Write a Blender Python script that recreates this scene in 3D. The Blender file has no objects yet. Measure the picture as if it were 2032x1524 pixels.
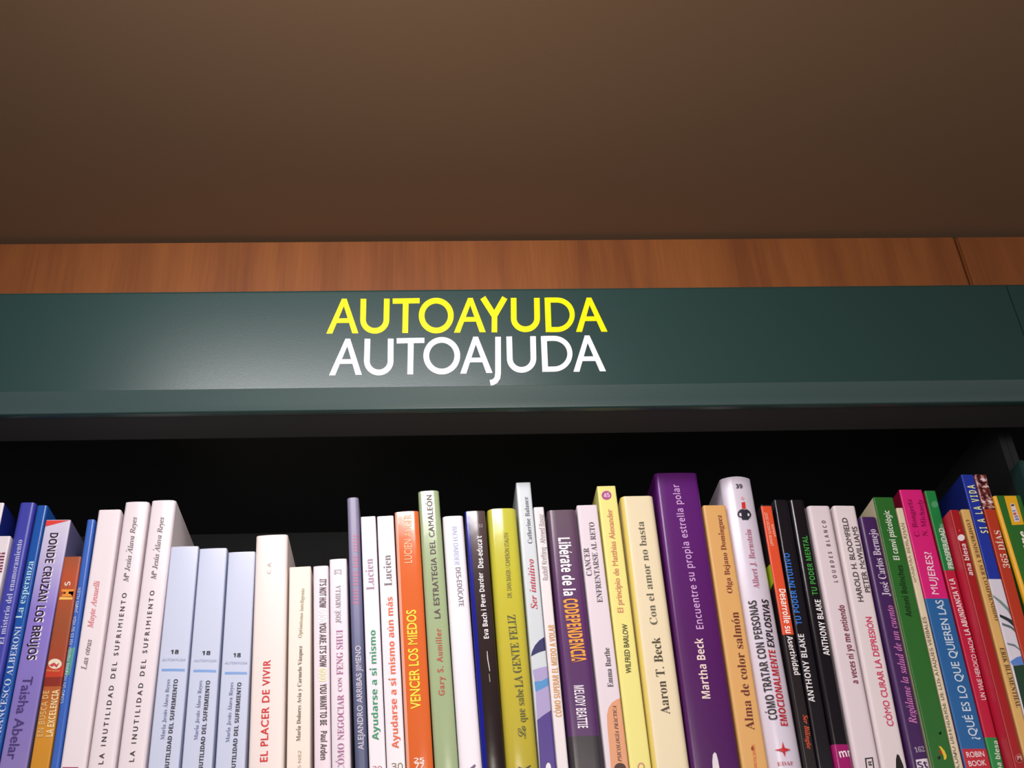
import bpy, bmesh, math
from mathutils import Vector, Matrix

scene = bpy.context.scene
COL = scene.collection

# ------------------------------------------------------------------ camera
FPX, CX, CY, W, H = 2302.0, 930.0, 762.0, 2032.0, 1524.0
CAM = Vector((0.0, 0.0, 1.62))
# directions of the room's axes in camera coordinates (right, up, forward)
d_up = Vector((-135.0, 3541.0, FPX)).normalized()
d_in = Vector((-74.0, -1500.0, FPX))
d_in = (d_in - d_up * d_in.dot(d_up)).normalized()
d_x = d_in.cross(d_up).normalized()
if d_x.x < 0:
    d_x = -d_x
cam_r = Vector((d_x.x, d_in.x, d_up.x))
cam_u = Vector((d_x.y, d_in.y, d_up.y))
cam_f = Vector((d_x.z, d_in.z, d_up.z))
cd = bpy.data.cameras.new('camera')
cam = bpy.data.objects.new('camera', cd)
COL.objects.link(cam)
M = Matrix((cam_r, cam_u, -cam_f)).transposed().to_4x4()
M.translation = CAM
cam.matrix_world = M
cd.sensor_fit = 'HORIZONTAL'
cd.sensor_width = 36.0
cd.lens = FPX / W * 36.0
cd.shift_x = (W / 2 - CX) / W
cd.clip_start = 0.01
scene.camera = cam

# ------------------------------------------------------------------ light and exposure
world = bpy.data.worlds.new('shop_light')
scene.world = world
world.use_nodes = True
wnt = world.node_tree
bg = wnt.nodes['Background']
wtc = wnt.nodes.new('ShaderNodeTexCoord')
wsx = wnt.nodes.new('ShaderNodeSeparateXYZ')
wnt.links.new(wtc.outputs['Generated'], wsx.inputs[0])
wmr = wnt.nodes.new('ShaderNodeMapRange')
wmr.inputs['From Min'].default_value = -1.0
wmr.inputs['From Max'].default_value = 1.0
wnt.links.new(wsx.outputs['Z'], wmr.inputs['Value'])
# the rest of the shop: bright round eye level, dim overhead
wcr = wnt.nodes.new('ShaderNodeValToRGB')
we = wcr.color_ramp.elements
we[0].position, we[0].color = 0.30, (0.25, 0.22, 0.20, 1)
we[1].position, we[1].color = 0.68, (0.12, 0.09, 0.07, 1)
for p_, v_ in ((0.42, 0.8), (0.58, 0.8)):
    e_ = we.new(p_)
    e_.color = (v_, v_ * 0.95, v_ * 0.99, 1)
wnt.links.new(wmr.outputs[0], wcr.inputs[0])
wnt.links.new(wcr.outputs[0], bg.inputs[0])
bg.inputs[1].default_value = 1.45

ld = bpy.data.lights.new('ceiling_strip_light', 'AREA')
ld.shape = 'RECTANGLE'
ld.size = 0.36
ld.size_y = 0.06
ld.energy = 1.3
ld.spread = math.radians(125)
ld.color = (1.0, 0.95, 0.985)
lo = bpy.data.objects.new('ceiling_strip_light', ld)
COL.objects.link(lo)
lo.location = (-0.085, 0.33, CAM.z + 0.655)
tgt = Vector((-0.02, 0.79, CAM.z + 0.28))
lo.rotation_euler = (tgt - lo.location).to_track_quat('-Z', 'Y').to_euler()

lp = bpy.data.lights.new('added_fill_light', 'POINT')  # added fill with no known source: grades the ceiling, lifts the books
lp.shadow_soft_size = 0.09
lp.energy = 6.6
lp.color = (1.0, 0.88, 0.78)
op = bpy.data.objects.new('added_fill_light', lp)
COL.objects.link(op)
op.location = (0.07, 0.06, CAM.z + 0.30)

scene.view_settings.view_transform = 'Standard'
scene.view_settings.look = 'None'
scene.view_settings.exposure = 0.0
scene.view_settings.gamma = 1.0
scene.view_settings.use_curve_mapping = False

# ------------------------------------------------------------------ measuring: pixel -> point on a plane of the room


def ray(x, y):
    c = Vector((x - CX, CY - y, FPX))
    return cam_r * c.x + cam_u * c.y + cam_f * c.z


def at_y(x, y, Y):
    d = ray(x, y)
    return CAM + d * ((Y - CAM.y) / d.y)


CROPS = {'px': (0, 0, 1), 'c1': (0, 980, 5.644), 'c2': (0, 1250, 5.56), 'c3': (300, 980, 5.644), 'c4': (300, 1250, 5.56),
         'c5': (600, 960, 5.644), 'c6': (600, 1254, 5.644), 'd1': (900, 940, 5.644), 'd2': (900, 1254, 5.644),
         'd3': (1200, 920, 5.644), 'd4': (1200, 1254, 5.644), 'd5': (1480, 940, 5.44), 'd6': (1480, 1220, 5.01),
         'd7': (1732, 900, 4.917), 'd8': (1732, 1210, 4.853), 'sg': (620, 570, 3.277),
         'e1': (1940, 960, 5.443), 'e3': (780, 1000, 6.35), 'e4': (150, 1130, 7.257), 'e6': (1930, 1190, 4.56), 'e7': (60, 1100, 4.01),
         'e8': (1500, 990, 4.916)}


def px(crop, x, y):
    ox, oy, s = CROPS[crop]
    return ox + x / s, oy + y / s


# ------------------------------------------------------------------ materials
MATS = {}


def srgb(c):
    return tuple((v / 12.92 if v <= 0.04045 else ((v + 0.055) / 1.055) ** 2.4) for v in c)


def h2l(h):
    return srgb((int(h[0:2], 16) / 255, int(h[2:4], 16) / 255, int(h[4:6], 16) / 255))


def new_mat(name):
    m = bpy.data.materials.new(name)
    m.use_nodes = True
    nt = m.node_tree
    return m, nt, nt.nodes['Principled BSDF']


def add_bump(nt, b, scale, strength, dist=0.001, stretch=None):
    tc = nt.nodes.new('ShaderNodeTexCoord')
    nz = nt.nodes.new('ShaderNodeTexNoise')
    nz.inputs['Scale'].default_value = scale
    nz.inputs['Detail'].default_value = 3
    if stretch:
        mp = nt.nodes.new('ShaderNodeMapping')
        mp.inputs['Scale'].default_value = stretch
        nt.links.new(tc.outputs['Object'], mp.inputs[0])
        nt.links.new(mp.outputs[0], nz.inputs['Vector'])
    else:
        nt.links.new(tc.outputs['Object'], nz.inputs['Vector'])
    bp = nt.nodes.new('ShaderNodeBump')
    bp.inputs['Strength'].default_value = strength
    bp.inputs['Distance'].default_value = dist
    nt.links.new(nz.outputs[0], bp.inputs['Height'])
    nt.links.new(bp.outputs[0], b.inputs['Normal'])
    return tc, nz


def cover_mat(hexc, rough=0.35, grad=None):
    key = ('cover', hexc, rough, str(grad))
    if key in MATS:
        return MATS[key]
    m, nt, b = new_mat('cover_' + hexc)
    b.inputs['Roughness'].default_value = rough
    tc, nz = add_bump(nt, b, 30, 0.25, 0.0006)
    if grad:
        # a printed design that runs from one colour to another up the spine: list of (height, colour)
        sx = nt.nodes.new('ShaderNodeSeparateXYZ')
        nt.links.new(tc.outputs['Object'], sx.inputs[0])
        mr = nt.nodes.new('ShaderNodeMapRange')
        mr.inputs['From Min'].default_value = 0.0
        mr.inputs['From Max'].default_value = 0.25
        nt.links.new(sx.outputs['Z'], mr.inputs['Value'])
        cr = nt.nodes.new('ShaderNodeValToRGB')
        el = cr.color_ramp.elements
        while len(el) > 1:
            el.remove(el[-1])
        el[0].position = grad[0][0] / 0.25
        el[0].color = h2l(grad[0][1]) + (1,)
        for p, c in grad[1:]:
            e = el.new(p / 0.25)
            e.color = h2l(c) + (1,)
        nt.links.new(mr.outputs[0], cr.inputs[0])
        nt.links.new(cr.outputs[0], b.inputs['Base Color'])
    else:
        b.inputs['Base Color'].default_value = h2l(hexc) + (1,)
    MATS[key] = m
    return m


def ink(hexc, rough=0.4):
    key = ('ink', hexc, rough)
    if key in MATS:
        return MATS[key]
    m, nt, b = new_mat('ink_' + hexc)
    b.inputs['Base Color'].default_value = h2l(hexc) + (1,)
    b.inputs['Roughness'].default_value = rough
    b.inputs['Specular IOR Level'].default_value = 0.35
    MATS[key] = m
    return m


def pages_mat():
    if 'pages' in MATS:
        return MATS['pages']
    m, nt, b = new_mat('book_pages')
    tc = nt.nodes.new('ShaderNodeTexCoord')
    wv = nt.nodes.new('ShaderNodeTexWave')
    wv.inputs['Scale'].default_value = 900
    wv.inputs['Distortion'].default_value = 2
    nt.links.new(tc.outputs['Object'], wv.inputs['Vector'])
    cr = nt.nodes.new('ShaderNodeValToRGB')
    cr.color_ramp.elements[0].color = h2l('C9BD9C') + (1,)
    cr.color_ramp.elements[1].color = h2l('E6DCC0') + (1,)
    nt.links.new(wv.outputs[0], cr.inputs[0])
    nt.links.new(cr.outputs[0], b.inputs['Base Color'])
    b.inputs['Roughness'].default_value = 0.9
    MATS['pages'] = m
    return m


def photo_mat():
    if 'photo' in MATS:
        return MATS['photo']
    m, nt, b = new_mat('printed_photo')
    tc = nt.nodes.new('ShaderNodeTexCoord')
    nz = nt.nodes.new('ShaderNodeTexNoise')
    nz.inputs['Scale'].default_value = 260
    nz.inputs['Detail'].default_value = 2
    nt.links.new(tc.outputs['Object'], nz.inputs['Vector'])
    cr = nt.nodes.new('ShaderNodeValToRGB')
    el = cr.color_ramp.elements
    el[0].position, el[0].color = 0.40, h2l('2A1020') + (1,)
    el[1].position, el[1].color = 0.64, h2l('E8D8E0') + (1,)
    e = el.new(0.50)
    e.color = h2l('8A3A30') + (1,)
    e = el.new(0.56)
    e.color = h2l('C8A8A0') + (1,)
    nt.links.new(nz.outputs[0], cr.inputs[0])
    nt.links.new(cr.outputs[0], b.inputs['Base Color'])
    b.inputs['Roughness'].default_value = 0.35
    MATS['photo'] = m
    return m


def green_mat():
    m, nt, b = new_mat('green_painted_metal')
    b.inputs['Base Color'].default_value = (0.017, 0.048, 0.044, 1)
    b.inputs['Roughness'].default_value = 0.33
    b.inputs['Specular IOR Level'].default_value = 0.5
    add_bump(nt, b, 900, 0.12, 0.0003)
    return m


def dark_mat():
    m, nt, b = new_mat('dark_board_and_shade')  # dark board paint; on the uprights it stands for shade
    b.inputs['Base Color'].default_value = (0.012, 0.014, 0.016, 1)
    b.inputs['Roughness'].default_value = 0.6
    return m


def wood_mat():
    m, nt, b = new_mat('orange_brown_wood_veneer')
    tc = nt.nodes.new('ShaderNodeTexCoord')
    mp = nt.nodes.new('ShaderNodeMapping')
    mp.inputs['Scale'].default_value = (38, 38, 3.0)
    nt.links.new(tc.outputs['Object'], mp.inputs[0])
    nz = nt.nodes.new('ShaderNodeTexNoise')
    nz.inputs['Scale'].default_value = 1.0
    nz.inputs['Detail'].default_value = 5
    nz.inputs['Roughness'].default_value = 0.6
    nt.links.new(mp.outputs[0], nz.inputs['Vector'])
    cr = nt.nodes.new('ShaderNodeValToRGB')
    cr.color_ramp.elements[0].position = 0.3
    cr.color_ramp.elements[0].color = h2l('7C4522') + (1,)
    cr.color_ramp.elements[1].position = 0.72
    cr.color_ramp.elements[1].color = h2l('9A5C2C') + (1,)
    nt.links.new(nz.outputs[0], cr.inputs[0])
    mp2 = nt.nodes.new('ShaderNodeMapping')
    mp2.inputs['Scale'].default_value = (420, 420, 14)
    nt.links.new(tc.outputs['Object'], mp2.inputs[0])
    n2 = nt.nodes.new('ShaderNodeTexNoise')
    n2.inputs['Scale'].default_value = 1.0
    n2.inputs['Detail'].default_value = 3
    nt.links.new(mp2.outputs[0], n2.inputs['Vector'])
    mx = nt.nodes.new('ShaderNodeMix')
    mx.data_type = 'RGBA'
    mx.blend_type = 'MULTIPLY'
    mx.inputs[0].default_value = 0.22
    cr2 = nt.nodes.new('ShaderNodeValToRGB')
    cr2.color_ramp.elements[0].position = 0.35
    cr2.color_ramp.elements[0].color = (0.55, 0.5, 0.45, 1)
    cr2.color_ramp.elements[1].position = 0.6
    nt.links.new(n2.outputs[0], cr2.inputs[0])
    nt.links.new(cr.outputs[0], mx.inputs[6])
    nt.links.new(cr2.outputs[0], mx.inputs[7])
    nt.links.new(mx.outputs[2], b.inputs['Base Color'])
    b.inputs['Roughness'].default_value = 0.5
    return m


def plaster_mat(name, col):
    m, nt, b = new_mat(name)
    b.inputs['Base Color'].default_value = col + (1,)
    b.inputs['Roughness'].default_value = 0.85
    return m


SOFFIT = plaster_mat('dark_grey_board', (0.026, 0.026, 0.028))
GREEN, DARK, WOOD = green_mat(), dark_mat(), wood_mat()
CEIL = plaster_mat('warm_ceiling_paint', h2l('84684F'))
WALL = plaster_mat('wall_paint', h2l('8A7C70'))
FLOORM = plaster_mat('floor_covering', h2l('7A6A5A'))

# ------------------------------------------------------------------ mesh helpers


def link_mesh(name, bm, mat, parent=None, smooth=False, sharp=35):
    bmesh.ops.recalc_face_normals(bm, faces=bm.faces)
    me = bpy.data.meshes.new(name)
    bm.to_mesh(me)
    bm.free()
    me.materials.append(mat)
    if smooth:
        for p in me.polygons:
            p.use_smooth = True
        me.set_sharp_from_angle(angle=math.radians(sharp))
    o = bpy.data.objects.new(name, me)
    COL.objects.link(o)
    if parent:
        o.parent = parent
    return o


def box_bm(bm, x0, x1, y0, y1, z0, z1):
    vs = [bm.verts.new((x, y, z)) for x in (x0, x1) for y in (y0, y1) for z in (z0, z1)]
    for f in ((0, 1, 3, 2), (4, 6, 7, 5), (0, 4, 5, 1), (2, 3, 7, 6), (0, 2, 6, 4), (1, 5, 7, 3)):
        bm.faces.new([vs[i] for i in f])


def box(name, x0, x1, y0, y1, z0, z1, mat, parent=None, bevel=0.0):
    bm = bmesh.new()
    box_bm(bm, x0, x1, y0, y1, z0, z1)
    if bevel:
        bmesh.ops.bevel(bm, geom=bm.edges[:], offset=bevel, segments=2, affect='EDGES')
    return link_mesh(name, bm, mat, parent, smooth=bool(bevel), sharp=50)


def empty(name, loc):
    o = bpy.data.objects.new(name, None)
    o.empty_display_size = 0.05
    COL.objects.link(o)
    o.location = loc
    return o


# ------------------------------------------------------------------ lettering: glyphs of the built-in font and its fallbacks
STY = {'sb': (0x1D400, 0x1D41A, 0x1D7CE), 'si': (0x1D434, 0x1D44E, None), 'sbi': (0x1D468, 0x1D482, None), 'ssb': (0x1D5D4, 0x1D5EE, 0x1D7EC),
       'ss': (0x1D5A0, 0x1D5BA, 0x1D7E2), 'ssi': (0x1D608, 0x1D622, None), 'scr': (0x1D4D0, 0x1D4EA, None)}
ACC = {'á': ('a', 'a'), 'é': ('e', 'a'), 'í': ('i', 'a'), 'ó': ('o', 'a'), 'ú': ('u', 'a'), 'Á': ('A', 'a'), 'É': ('E', 'a'), 'Í': ('I', 'a'),
       'Ó': ('O', 'a'), 'Ú': ('U', 'a'), 'ñ': ('n', 't'), 'Ñ': ('N', 't'), 'ò': ('o', 'g'), 'ü': ('u', 't')}
_gl = {}


def mapped(style, ch):
    if style == 'def':
        return ch
    up, lo_, dg = STY[style]
    if style == 'si' and ch == 'h':
        return '\u210e'
    if 'A' <= ch <= 'Z':
        return chr(up + ord(ch) - 65)
    if 'a' <= ch <= 'z':
        return chr(lo_ + ord(ch) - 97)
    if dg and '0' <= ch <= '9':
        return chr(dg + ord(ch) - 48)
    return ch


def raw_text(body, off):
    c = bpy.data.curves.new('g', 'FONT')
    c.body = body
    c.offset = off
    c.resolution_u = 3
    o = bpy.data.objects.new('g', c)
    me = bpy.data.meshes.new_from_object(o)
    vs = [(v.co.x, v.co.y) for v in me.vertices]
    fs = [tuple(p.vertices) for p in me.polygons]
    bpy.data.objects.remove(o)
    bpy.data.curves.remove(c)
    bpy.data.meshes.remove(me)
    return vs, fs


def wid(vs):
    return (max(v[0] for v in vs) - min(v[0] for v in vs)) if vs else 0.0


def glyph(style, ch, off):
    if style == 'def' and ch == 'M':
        off = 0.0
    if style == 'sb':
        off = round(off - 0.004, 4)
    k = (style, ch, off)
    if k in _gl:
        return _gl[k]
    hk = (style, 'HH', 0)
    if hk not in _gl:
        hh = mapped(style, 'H')
        _gl[hk] = (wid(raw_text(hh + hh, 0)[0]), max(v[1] for v in raw_text(hh, 0)[0]))
    if ch == ' ':
        _gl[k] = ([], [], 0.30)
        return _gl[k]
    base = ACC.get(ch, (ch, None))
    bk = (style, base[0], off)
    if bk not in _gl:
        vs, fs = raw_text(mapped(style, base[0]), off)
        hh = mapped(style, 'H')
        adv = wid(raw_text(hh + mapped(style, base[0]) + hh, 0)[0]) - _gl[hk][0]
        _gl[bk] = (vs, fs, adv)
    vs, fs, adv = _gl[bk]
    if base[1]:
        vs, fs = list(vs), list(fs)
        top = max(v[1] for v in vs)
        cxm = (max(v[0] for v in vs) + min(v[0] for v in vs)) / 2
        if base[0] == 'i':
            top -= 0.12
        n = len(vs)
        if base[1] == 'a':
            vs += [(cxm - 0.06, top + 0.05), (cxm + 0.02, top + 0.05), (cxm + 0.13, top + 0.20), (cxm + 0.02, top + 0.20)]
        elif base[1] == 'g':
            vs += [(cxm - 0.02, top + 0.05), (cxm + 0.06, top + 0.05), (cxm - 0.02, top + 0.20), (cxm - 0.13, top + 0.20)]
        else:
            vs += [(cxm - 0.14, top + 0.06), (cxm + 0.14, top + 0.08), (cxm + 0.14, top + 0.15), (cxm - 0.14, top + 0.13)]
        fs += [(n, n + 1, n + 2, n + 3)]
    _gl[k] = (vs, fs, adv)
    return _gl[k]


def layout(style, txt, off=0.0, track=0.0):
    """Vertices (x from 0 to 1, y in cap heights, 0 at the baseline) and faces of a line of text."""
    V, F, x = [], [], 0.0
    for ch in txt:
        vs, fs, adv = glyph(style, ch, off)
        n = len(V)
        V += [(vx + x, vy) for vx, vy in vs]
        F += [tuple(i + n for i in f) for f in fs]
        x += adv + track
    cap = _gl[(style, 'HH', 0)][1]
    x0, x1 = min(v[0] for v in V), max(v[0] for v in V)
    return [((vx - x0) / (x1 - x0), vy / cap) for vx, vy in V], F


# ------------------------------------------------------------------ books
Y_SPINE = 0.79
Z_SHELF = CAM.z + 0.185
GROUP = 'self-help books on the shelf under the green sign'


def T(name, style, txt, crop, x0, y0, x1, y1, h, col, off=0.0, track=0.0, lay=0.00036):
    return ('T', name, style, txt, crop, (x0, y0), (x1, y1), h, col, off, track, lay)


def P(name, crop, pts, col, lay=0.00012):
    return ('P', name, crop, pts, col, lay)


def EL(name, crop, cx, cy, rx, ry, col, lay=0.00022):
    return ('P', name, crop, [(cx + rx * math.cos(a * math.pi / 12), cy + ry * math.sin(a * math.pi / 12)) for a in range(24)], col, lay)


def B(name, crop, x, y0, y1, col, u0=0.0, u1=1.0, lay=0.0001):
    return ('B', name, crop, x, y0, y1, col, u0, u1, lay)


def book(label, top, bot, color, items=(), dy=0.0, rough=0.35, r=0.0012, sag=0.0, depth=0.145, grad=None, side=None, name='paperback_book'):
    """top: (x left, y left, x right, y right) of the spine's top edge in the photo; bot: (x left, x right) at the foot of the frame."""
    Y = Y_SPINE + dy
    tl, tr = at_y(top[0], top[1], Y), at_y(top[2], top[3], Y)
    bl, br = at_y(bot[0], 1524, Y), at_y(bot[1], 1524, Y)
    dl, dr = (tl - bl), (tr - br)
    a = (math.atan2(dl.x, dl.z) + math.atan2(dr.x, dr.z)) / 2
    t = Vector((math.sin(a), 0, math.cos(a)))
    n = Vector((math.cos(a), 0, -math.sin(a)))
    w = (n.dot(tr - tl) + n.dot(br - bl)) / 2 - 0.0003
    ctr = (tl + tr + bl + br) / 4
    zb = Z_SHELF + abs(math.sin(a)) * w / 2 + 0.0002
    s = (zb - ctr.z) / t.z
    base = ctr + t * s
    hgt = max(t.dot(tl - base), t.dot(tr - base))
    root = empty(name, base)
    root.rotation_euler = (0, a, 0)
    root['label'] = label
    root['category'] = 'book'
    root['group'] = GROUP
    r = min(r, w * 0.45)

    def prof(x):
        """How far behind the foremost line of the spine its surface lies at x (from -w/2 to w/2)."""
        e = w / 2 - abs(x)
        y = sag * (2 * x / w) ** 2
        if e < r:
            y += r - math.sqrt(max(0.0, r * r - (r - max(e, 0)) ** 2))
        return y

    # cover: a sheet folded round the block, with its thickness
    xs = []
    for i in range(7):
        xs.append(-w / 2 + r * (1 - math.cos(i * math.pi / 12)))
    k = 6
    for i in range(1, k):
        xs.append(-w / 2 + r + (w - 2 * r) * i / k)
    xs += [-x for x in reversed(xs[:7])]
    outer = [(-w / 2, depth)] + [(x, prof(x)) for x in xs] + [(w / 2, depth)]
    th = min(0.0006, w * 0.1)
    inner = []
    for i, (x, y) in enumerate(outer):
        p0 = outer[max(i - 1, 0)]
        p1 = outer[min(i + 1, len(outer) - 1)]
        tx, ty = p1[0] - p0[0], p1[1] - p0[1]
        L = math.hypot(tx, ty) or 1
        inner.append((x - ty / L * th, y + tx / L * th))
    bm = bmesh.new()
    rings = []
    for pts in (outer, inner):
        rings.append([[bm.verts.new((x, y, z)) for x, y in pts] for z in (0.0, hgt * 0.5, hgt - 0.0006, hgt)])
    for z in range(3):
        for i in range(len(outer) - 1):
            bm.faces.new((rings[0][z][i], rings[0][z][i + 1], rings[0][z + 1][i + 1], rings[0][z + 1][i]))
            bm.faces.new((rings[1][z][i + 1], rings[1][z][i], rings[1][z + 1][i], rings[1][z + 1][i + 1]))
    for i in range(len(outer) - 1):
        bm.faces.new((rings[0][3][i], rings[0][3][i + 1], rings[1][3][i + 1], rings[1][3][i]))
        bm.faces.new((rings[1][0][i], rings[1][0][i + 1], rings[0][0][i + 1], rings[0][0][i]))
    for e in (0, -1):
        for z in range(3):
            bm.faces.new((rings[0][z][e], rings[0][z + 1][e], rings[1][z + 1][e], rings[1][z][e]))
    cover = link_mesh('cover', bm, cover_mat(color, rough, grad), root, smooth=True, sharp=40)
    if side:
        cover.data.materials.append(cover_mat(side, rough))
        for p in cover.data.polygons:
            if p.center.y > sag + r * 1.02 and abs(p.normal.x) > 0.9:
                p.material_index = 1
    # page block
    f = th + 0.0002
    bm = bmesh.new()
    box_bm(bm, -w / 2 + f, w / 2 - f, sag + r + 0.0012, depth - 0.002, 0.0006, hgt - 0.0012)
    link_mesh('page_block', bm, pages_mat(), root)

    def loc(p):
        q = p - base
        return q.dot(n), q.dot(t)

    for it in items:
        if it[0] == 'T':
            _, nm, style, txt, crop, p0, p1, h, col, off, track, lay = it
            A = px(crop, *p0)
            Bp = px(crop, *p1)
            u0, v0 = loc(at_y(A[0], A[1], Y))
            u1, v1 = loc(at_y(Bp[0], Bp[1], Y))
            dx, dz = u1 - u0, v1 - v0
            L = math.hypot(dx, dz)
            dx, dz = dx / L, dz / L
            ux, uz = -dz, dx
            mx, my = (A[0] + Bp[0]) / 2, (A[1] + Bp[1]) / 2
            lx, ly = Bp[0] - A[0], Bp[1] - A[1]
            ll = math.hypot(lx, ly)
            hp = h / CROPS[crop][2] / 2
            q0 = at_y(mx - ly / ll * hp, my + lx / ll * hp, Y)
            q1 = at_y(mx + ly / ll * hp, my - lx / ll * hp, Y)
            hm = abs((loc(q1)[0] - loc(q0)[0]) * ux + (loc(q1)[1] - loc(q0)[1]) * uz)
            V, F = layout(style, txt, off, track)
            bm = bmesh.new()
            vv = []
            for vx, vy in V:
                u = u0 + dx * L * vx + ux * hm * (vy - 0.5)
                v = v0 + dz * L * vx + uz * hm * (vy - 0.5)
                u = max(-w / 2 + 0.0004, min(w / 2 - 0.0004, u))
                vv.append(bm.verts.new((u, prof(u) - lay, max(0.001, min(hgt - 0.001, v)))))
            for fc in F:
                try:
                    bm.faces.new([vv[i] for i in fc])
                except ValueError:
                    pass
            o = link_mesh(nm, bm, ink(col), cover)
        elif it[0] == 'P':
            _, nm, crop, pts, col, lay = it
            poly = []
            for p in pts:
                A = px(crop, *p)
                u, v = loc(at_y(A[0], A[1], Y))
                u = max(-w / 2 + 0.0002, min(w / 2 - 0.0002, u))
                v = max(0.0005, min(hgt - 0.0004, v))
                poly.append((u, v))
            bm = bmesh.new()
            vv = [bm.verts.new((u, 0.0, v)) for u, v in poly]
            try:
                fc = bm.faces.new(vv)
                bmesh.ops.triangulate(bm, faces=[fc])
            except ValueError:
                pass
            for q in xs:
                bmesh.ops.bisect_plane(bm, geom=bm.verts[:] + bm.edges[:] + bm.faces[:], dist=1e-7, plane_co=(q, 0, 0), plane_no=(1, 0, 0))
            for vtx in bm.verts:
                vtx.co.y = prof(vtx.co.x) - lay
            bmesh.ops.dissolve_degenerate(bm, dist=1e-6, edges=bm.edges[:])
            link_mesh(nm, bm, col if not isinstance(col, str) else ink(col), cover)
        elif it[0] == 'B':
            _, nm, crop, x, y0, y1, col, ua, ub, lay = it
            zs = []
            for yy in (y0, y1):
                A = px(crop, x, yy)
                zs.append(max(0.0003, min(hgt - 0.0001, loc(at_y(A[0], A[1], Y))[1])))
            xa, xb = -w / 2 + w * ua, -w / 2 + w * ub
            cols = [xa] + [q for q in xs if xa < q < xb] + [xb]
            bm = bmesh.new()
            rows = [[bm.verts.new((q * (1 + 2 * lay / w), prof(q) - lay, z)) for q in cols] for z in zs]
            for i in range(len(cols) - 1):
                bm.faces.new((rows[0][i], rows[0][i + 1], rows[1][i + 1], rows[1][i]))
            link_mesh(nm, bm, col if not isinstance(col, str) else cover_mat(col, rough), cover, smooth=True)
        elif it[0] == 'S':
            # a sticker on the cover that faces the start of the row, at the spine's corner
            _, nm, crop, x, y0, y1, col, wide = it
            zs = []
            for yy in (y0, y1):
                A = px(crop, x, yy)
                zs.append(loc(at_y(A[0], A[1], Y))[1])
            bm = bmesh.new()
            cut = 0.12 * (zs[1] - zs[0])
            pts = [(r, zs[0] + cut), (wide, zs[0]), (wide, zs[1]), (r, zs[1] - cut)]
            bm.faces.new([bm.verts.new((-w / 2 - 0.00015, y, z)) for y, z in pts])
            link_mesh(nm, bm, ink(col), cover)
    return root, cover, w, hgt


# ------------------------------------------------------------------ the room
Y_FACE = 0.725
Y_WOOD = 0.80
Z0 = CAM.z
z_top = at_y(930, 571.5, Y_FACE).z
z_crease = at_y(930, 767, Y_FACE).z
Y_LIP = Y_FACE + 0.0035
z_lip = at_y(930, 811, Y_LIP).z
x_seam = (at_y(1997, 565, Y_FACE).x + at_y(2032, 668, Y_FACE).x) / 2
z_ceil = at_y(930, 469, Y_WOOD).z
x_wood = (at_y(1895, 475, Y_WOOD).x + at_y(1927, 562, Y_WOOD).x) / 2
x_left = x_seam - 1.20
Y_BACK = 0.99


def struct(o):
    o['kind'] = 'structure'
    return o


struct(box('floor', -3, 3, -3.2, 1.06, -0.05, 0.0, FLOORM))
struct(box('wall_back', -3, 3, 1.04, 1.14, 0.0, z_ceil, WALL))
struct(box('ceiling', -3, 3, -2.3, 1.14, z_ceil, z_ceil + 0.05, CEIL))

# wood panels that close the gap between the bookcases and the ceiling
z_board_top = z_top - 0.02
struct(box('trim_1', x_left, x_wood - 0.0008, Y_WOOD, Y_WOOD + 0.018, z_board_top, z_ceil - 0.004, WOOD, bevel=0.0016))
struct(box('trim_2', x_wood + 0.0008, x_wood + 1.2, Y_WOOD, Y_WOOD + 0.018, z_board_top, z_ceil - 0.004, WOOD, bevel=0.0016))


def fascia(x0, x1, parent):
    pts = [(Y_WOOD - 0.003, z_top), (Y_FACE + 0.003, z_top), (Y_FACE + 0.0009, z_top - 0.0009), (Y_FACE, z_top - 0.003), (Y_FACE, z_crease + 0.0004),
           (Y_FACE - 0.0004, z_crease)]
    # rounded nose of the lip
    rr = 0.0035
    ty, tz = Y_LIP - Y_FACE, z_lip - z_crease
    L = math.hypot(ty, tz)
    ty, tz = ty / L, tz / L
    pts += [(Y_LIP - ty * rr * 1.2, z_lip + rr - tz * rr * 0.6 + 0.001)]
    for i in range(1, 7):
        ang = math.radians(25 + 65 * i / 6)
        pts.append((Y_LIP + rr - rr * math.cos(ang - math.radians(25)) * 1.0 + 0.0002, z_lip + rr - rr * math.sin(ang)))
    pts += [(Y_FACE + 0.009, z_lip), (Y_FACE + 0.009, z_lip + 0.024), (Y_WOOD - 0.003, z_lip + 0.024)]
    bm = bmesh.new()
    a = [bm.verts.new((x0, y, z)) for y, z in pts]
    b = [bm.verts.new((x1, y, z)) for y, z in pts]
    for i in range(len(pts)):
        j = (i + 1) % len(pts)
        bm.faces.new((a[i], a[j], b[j], b[i]))
    bm.faces.new(a)
    bm.faces.new(b[::-1])
    return link_mesh('sign_fascia', bm, GREEN, parent, smooth=True, sharp=20)


Y_RET = 0.767
z_lit_top = at_y(2025, 912, Y_SPINE - 0.012).z  # height where the fascia's shadow starts; the upright's green stops here


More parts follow.
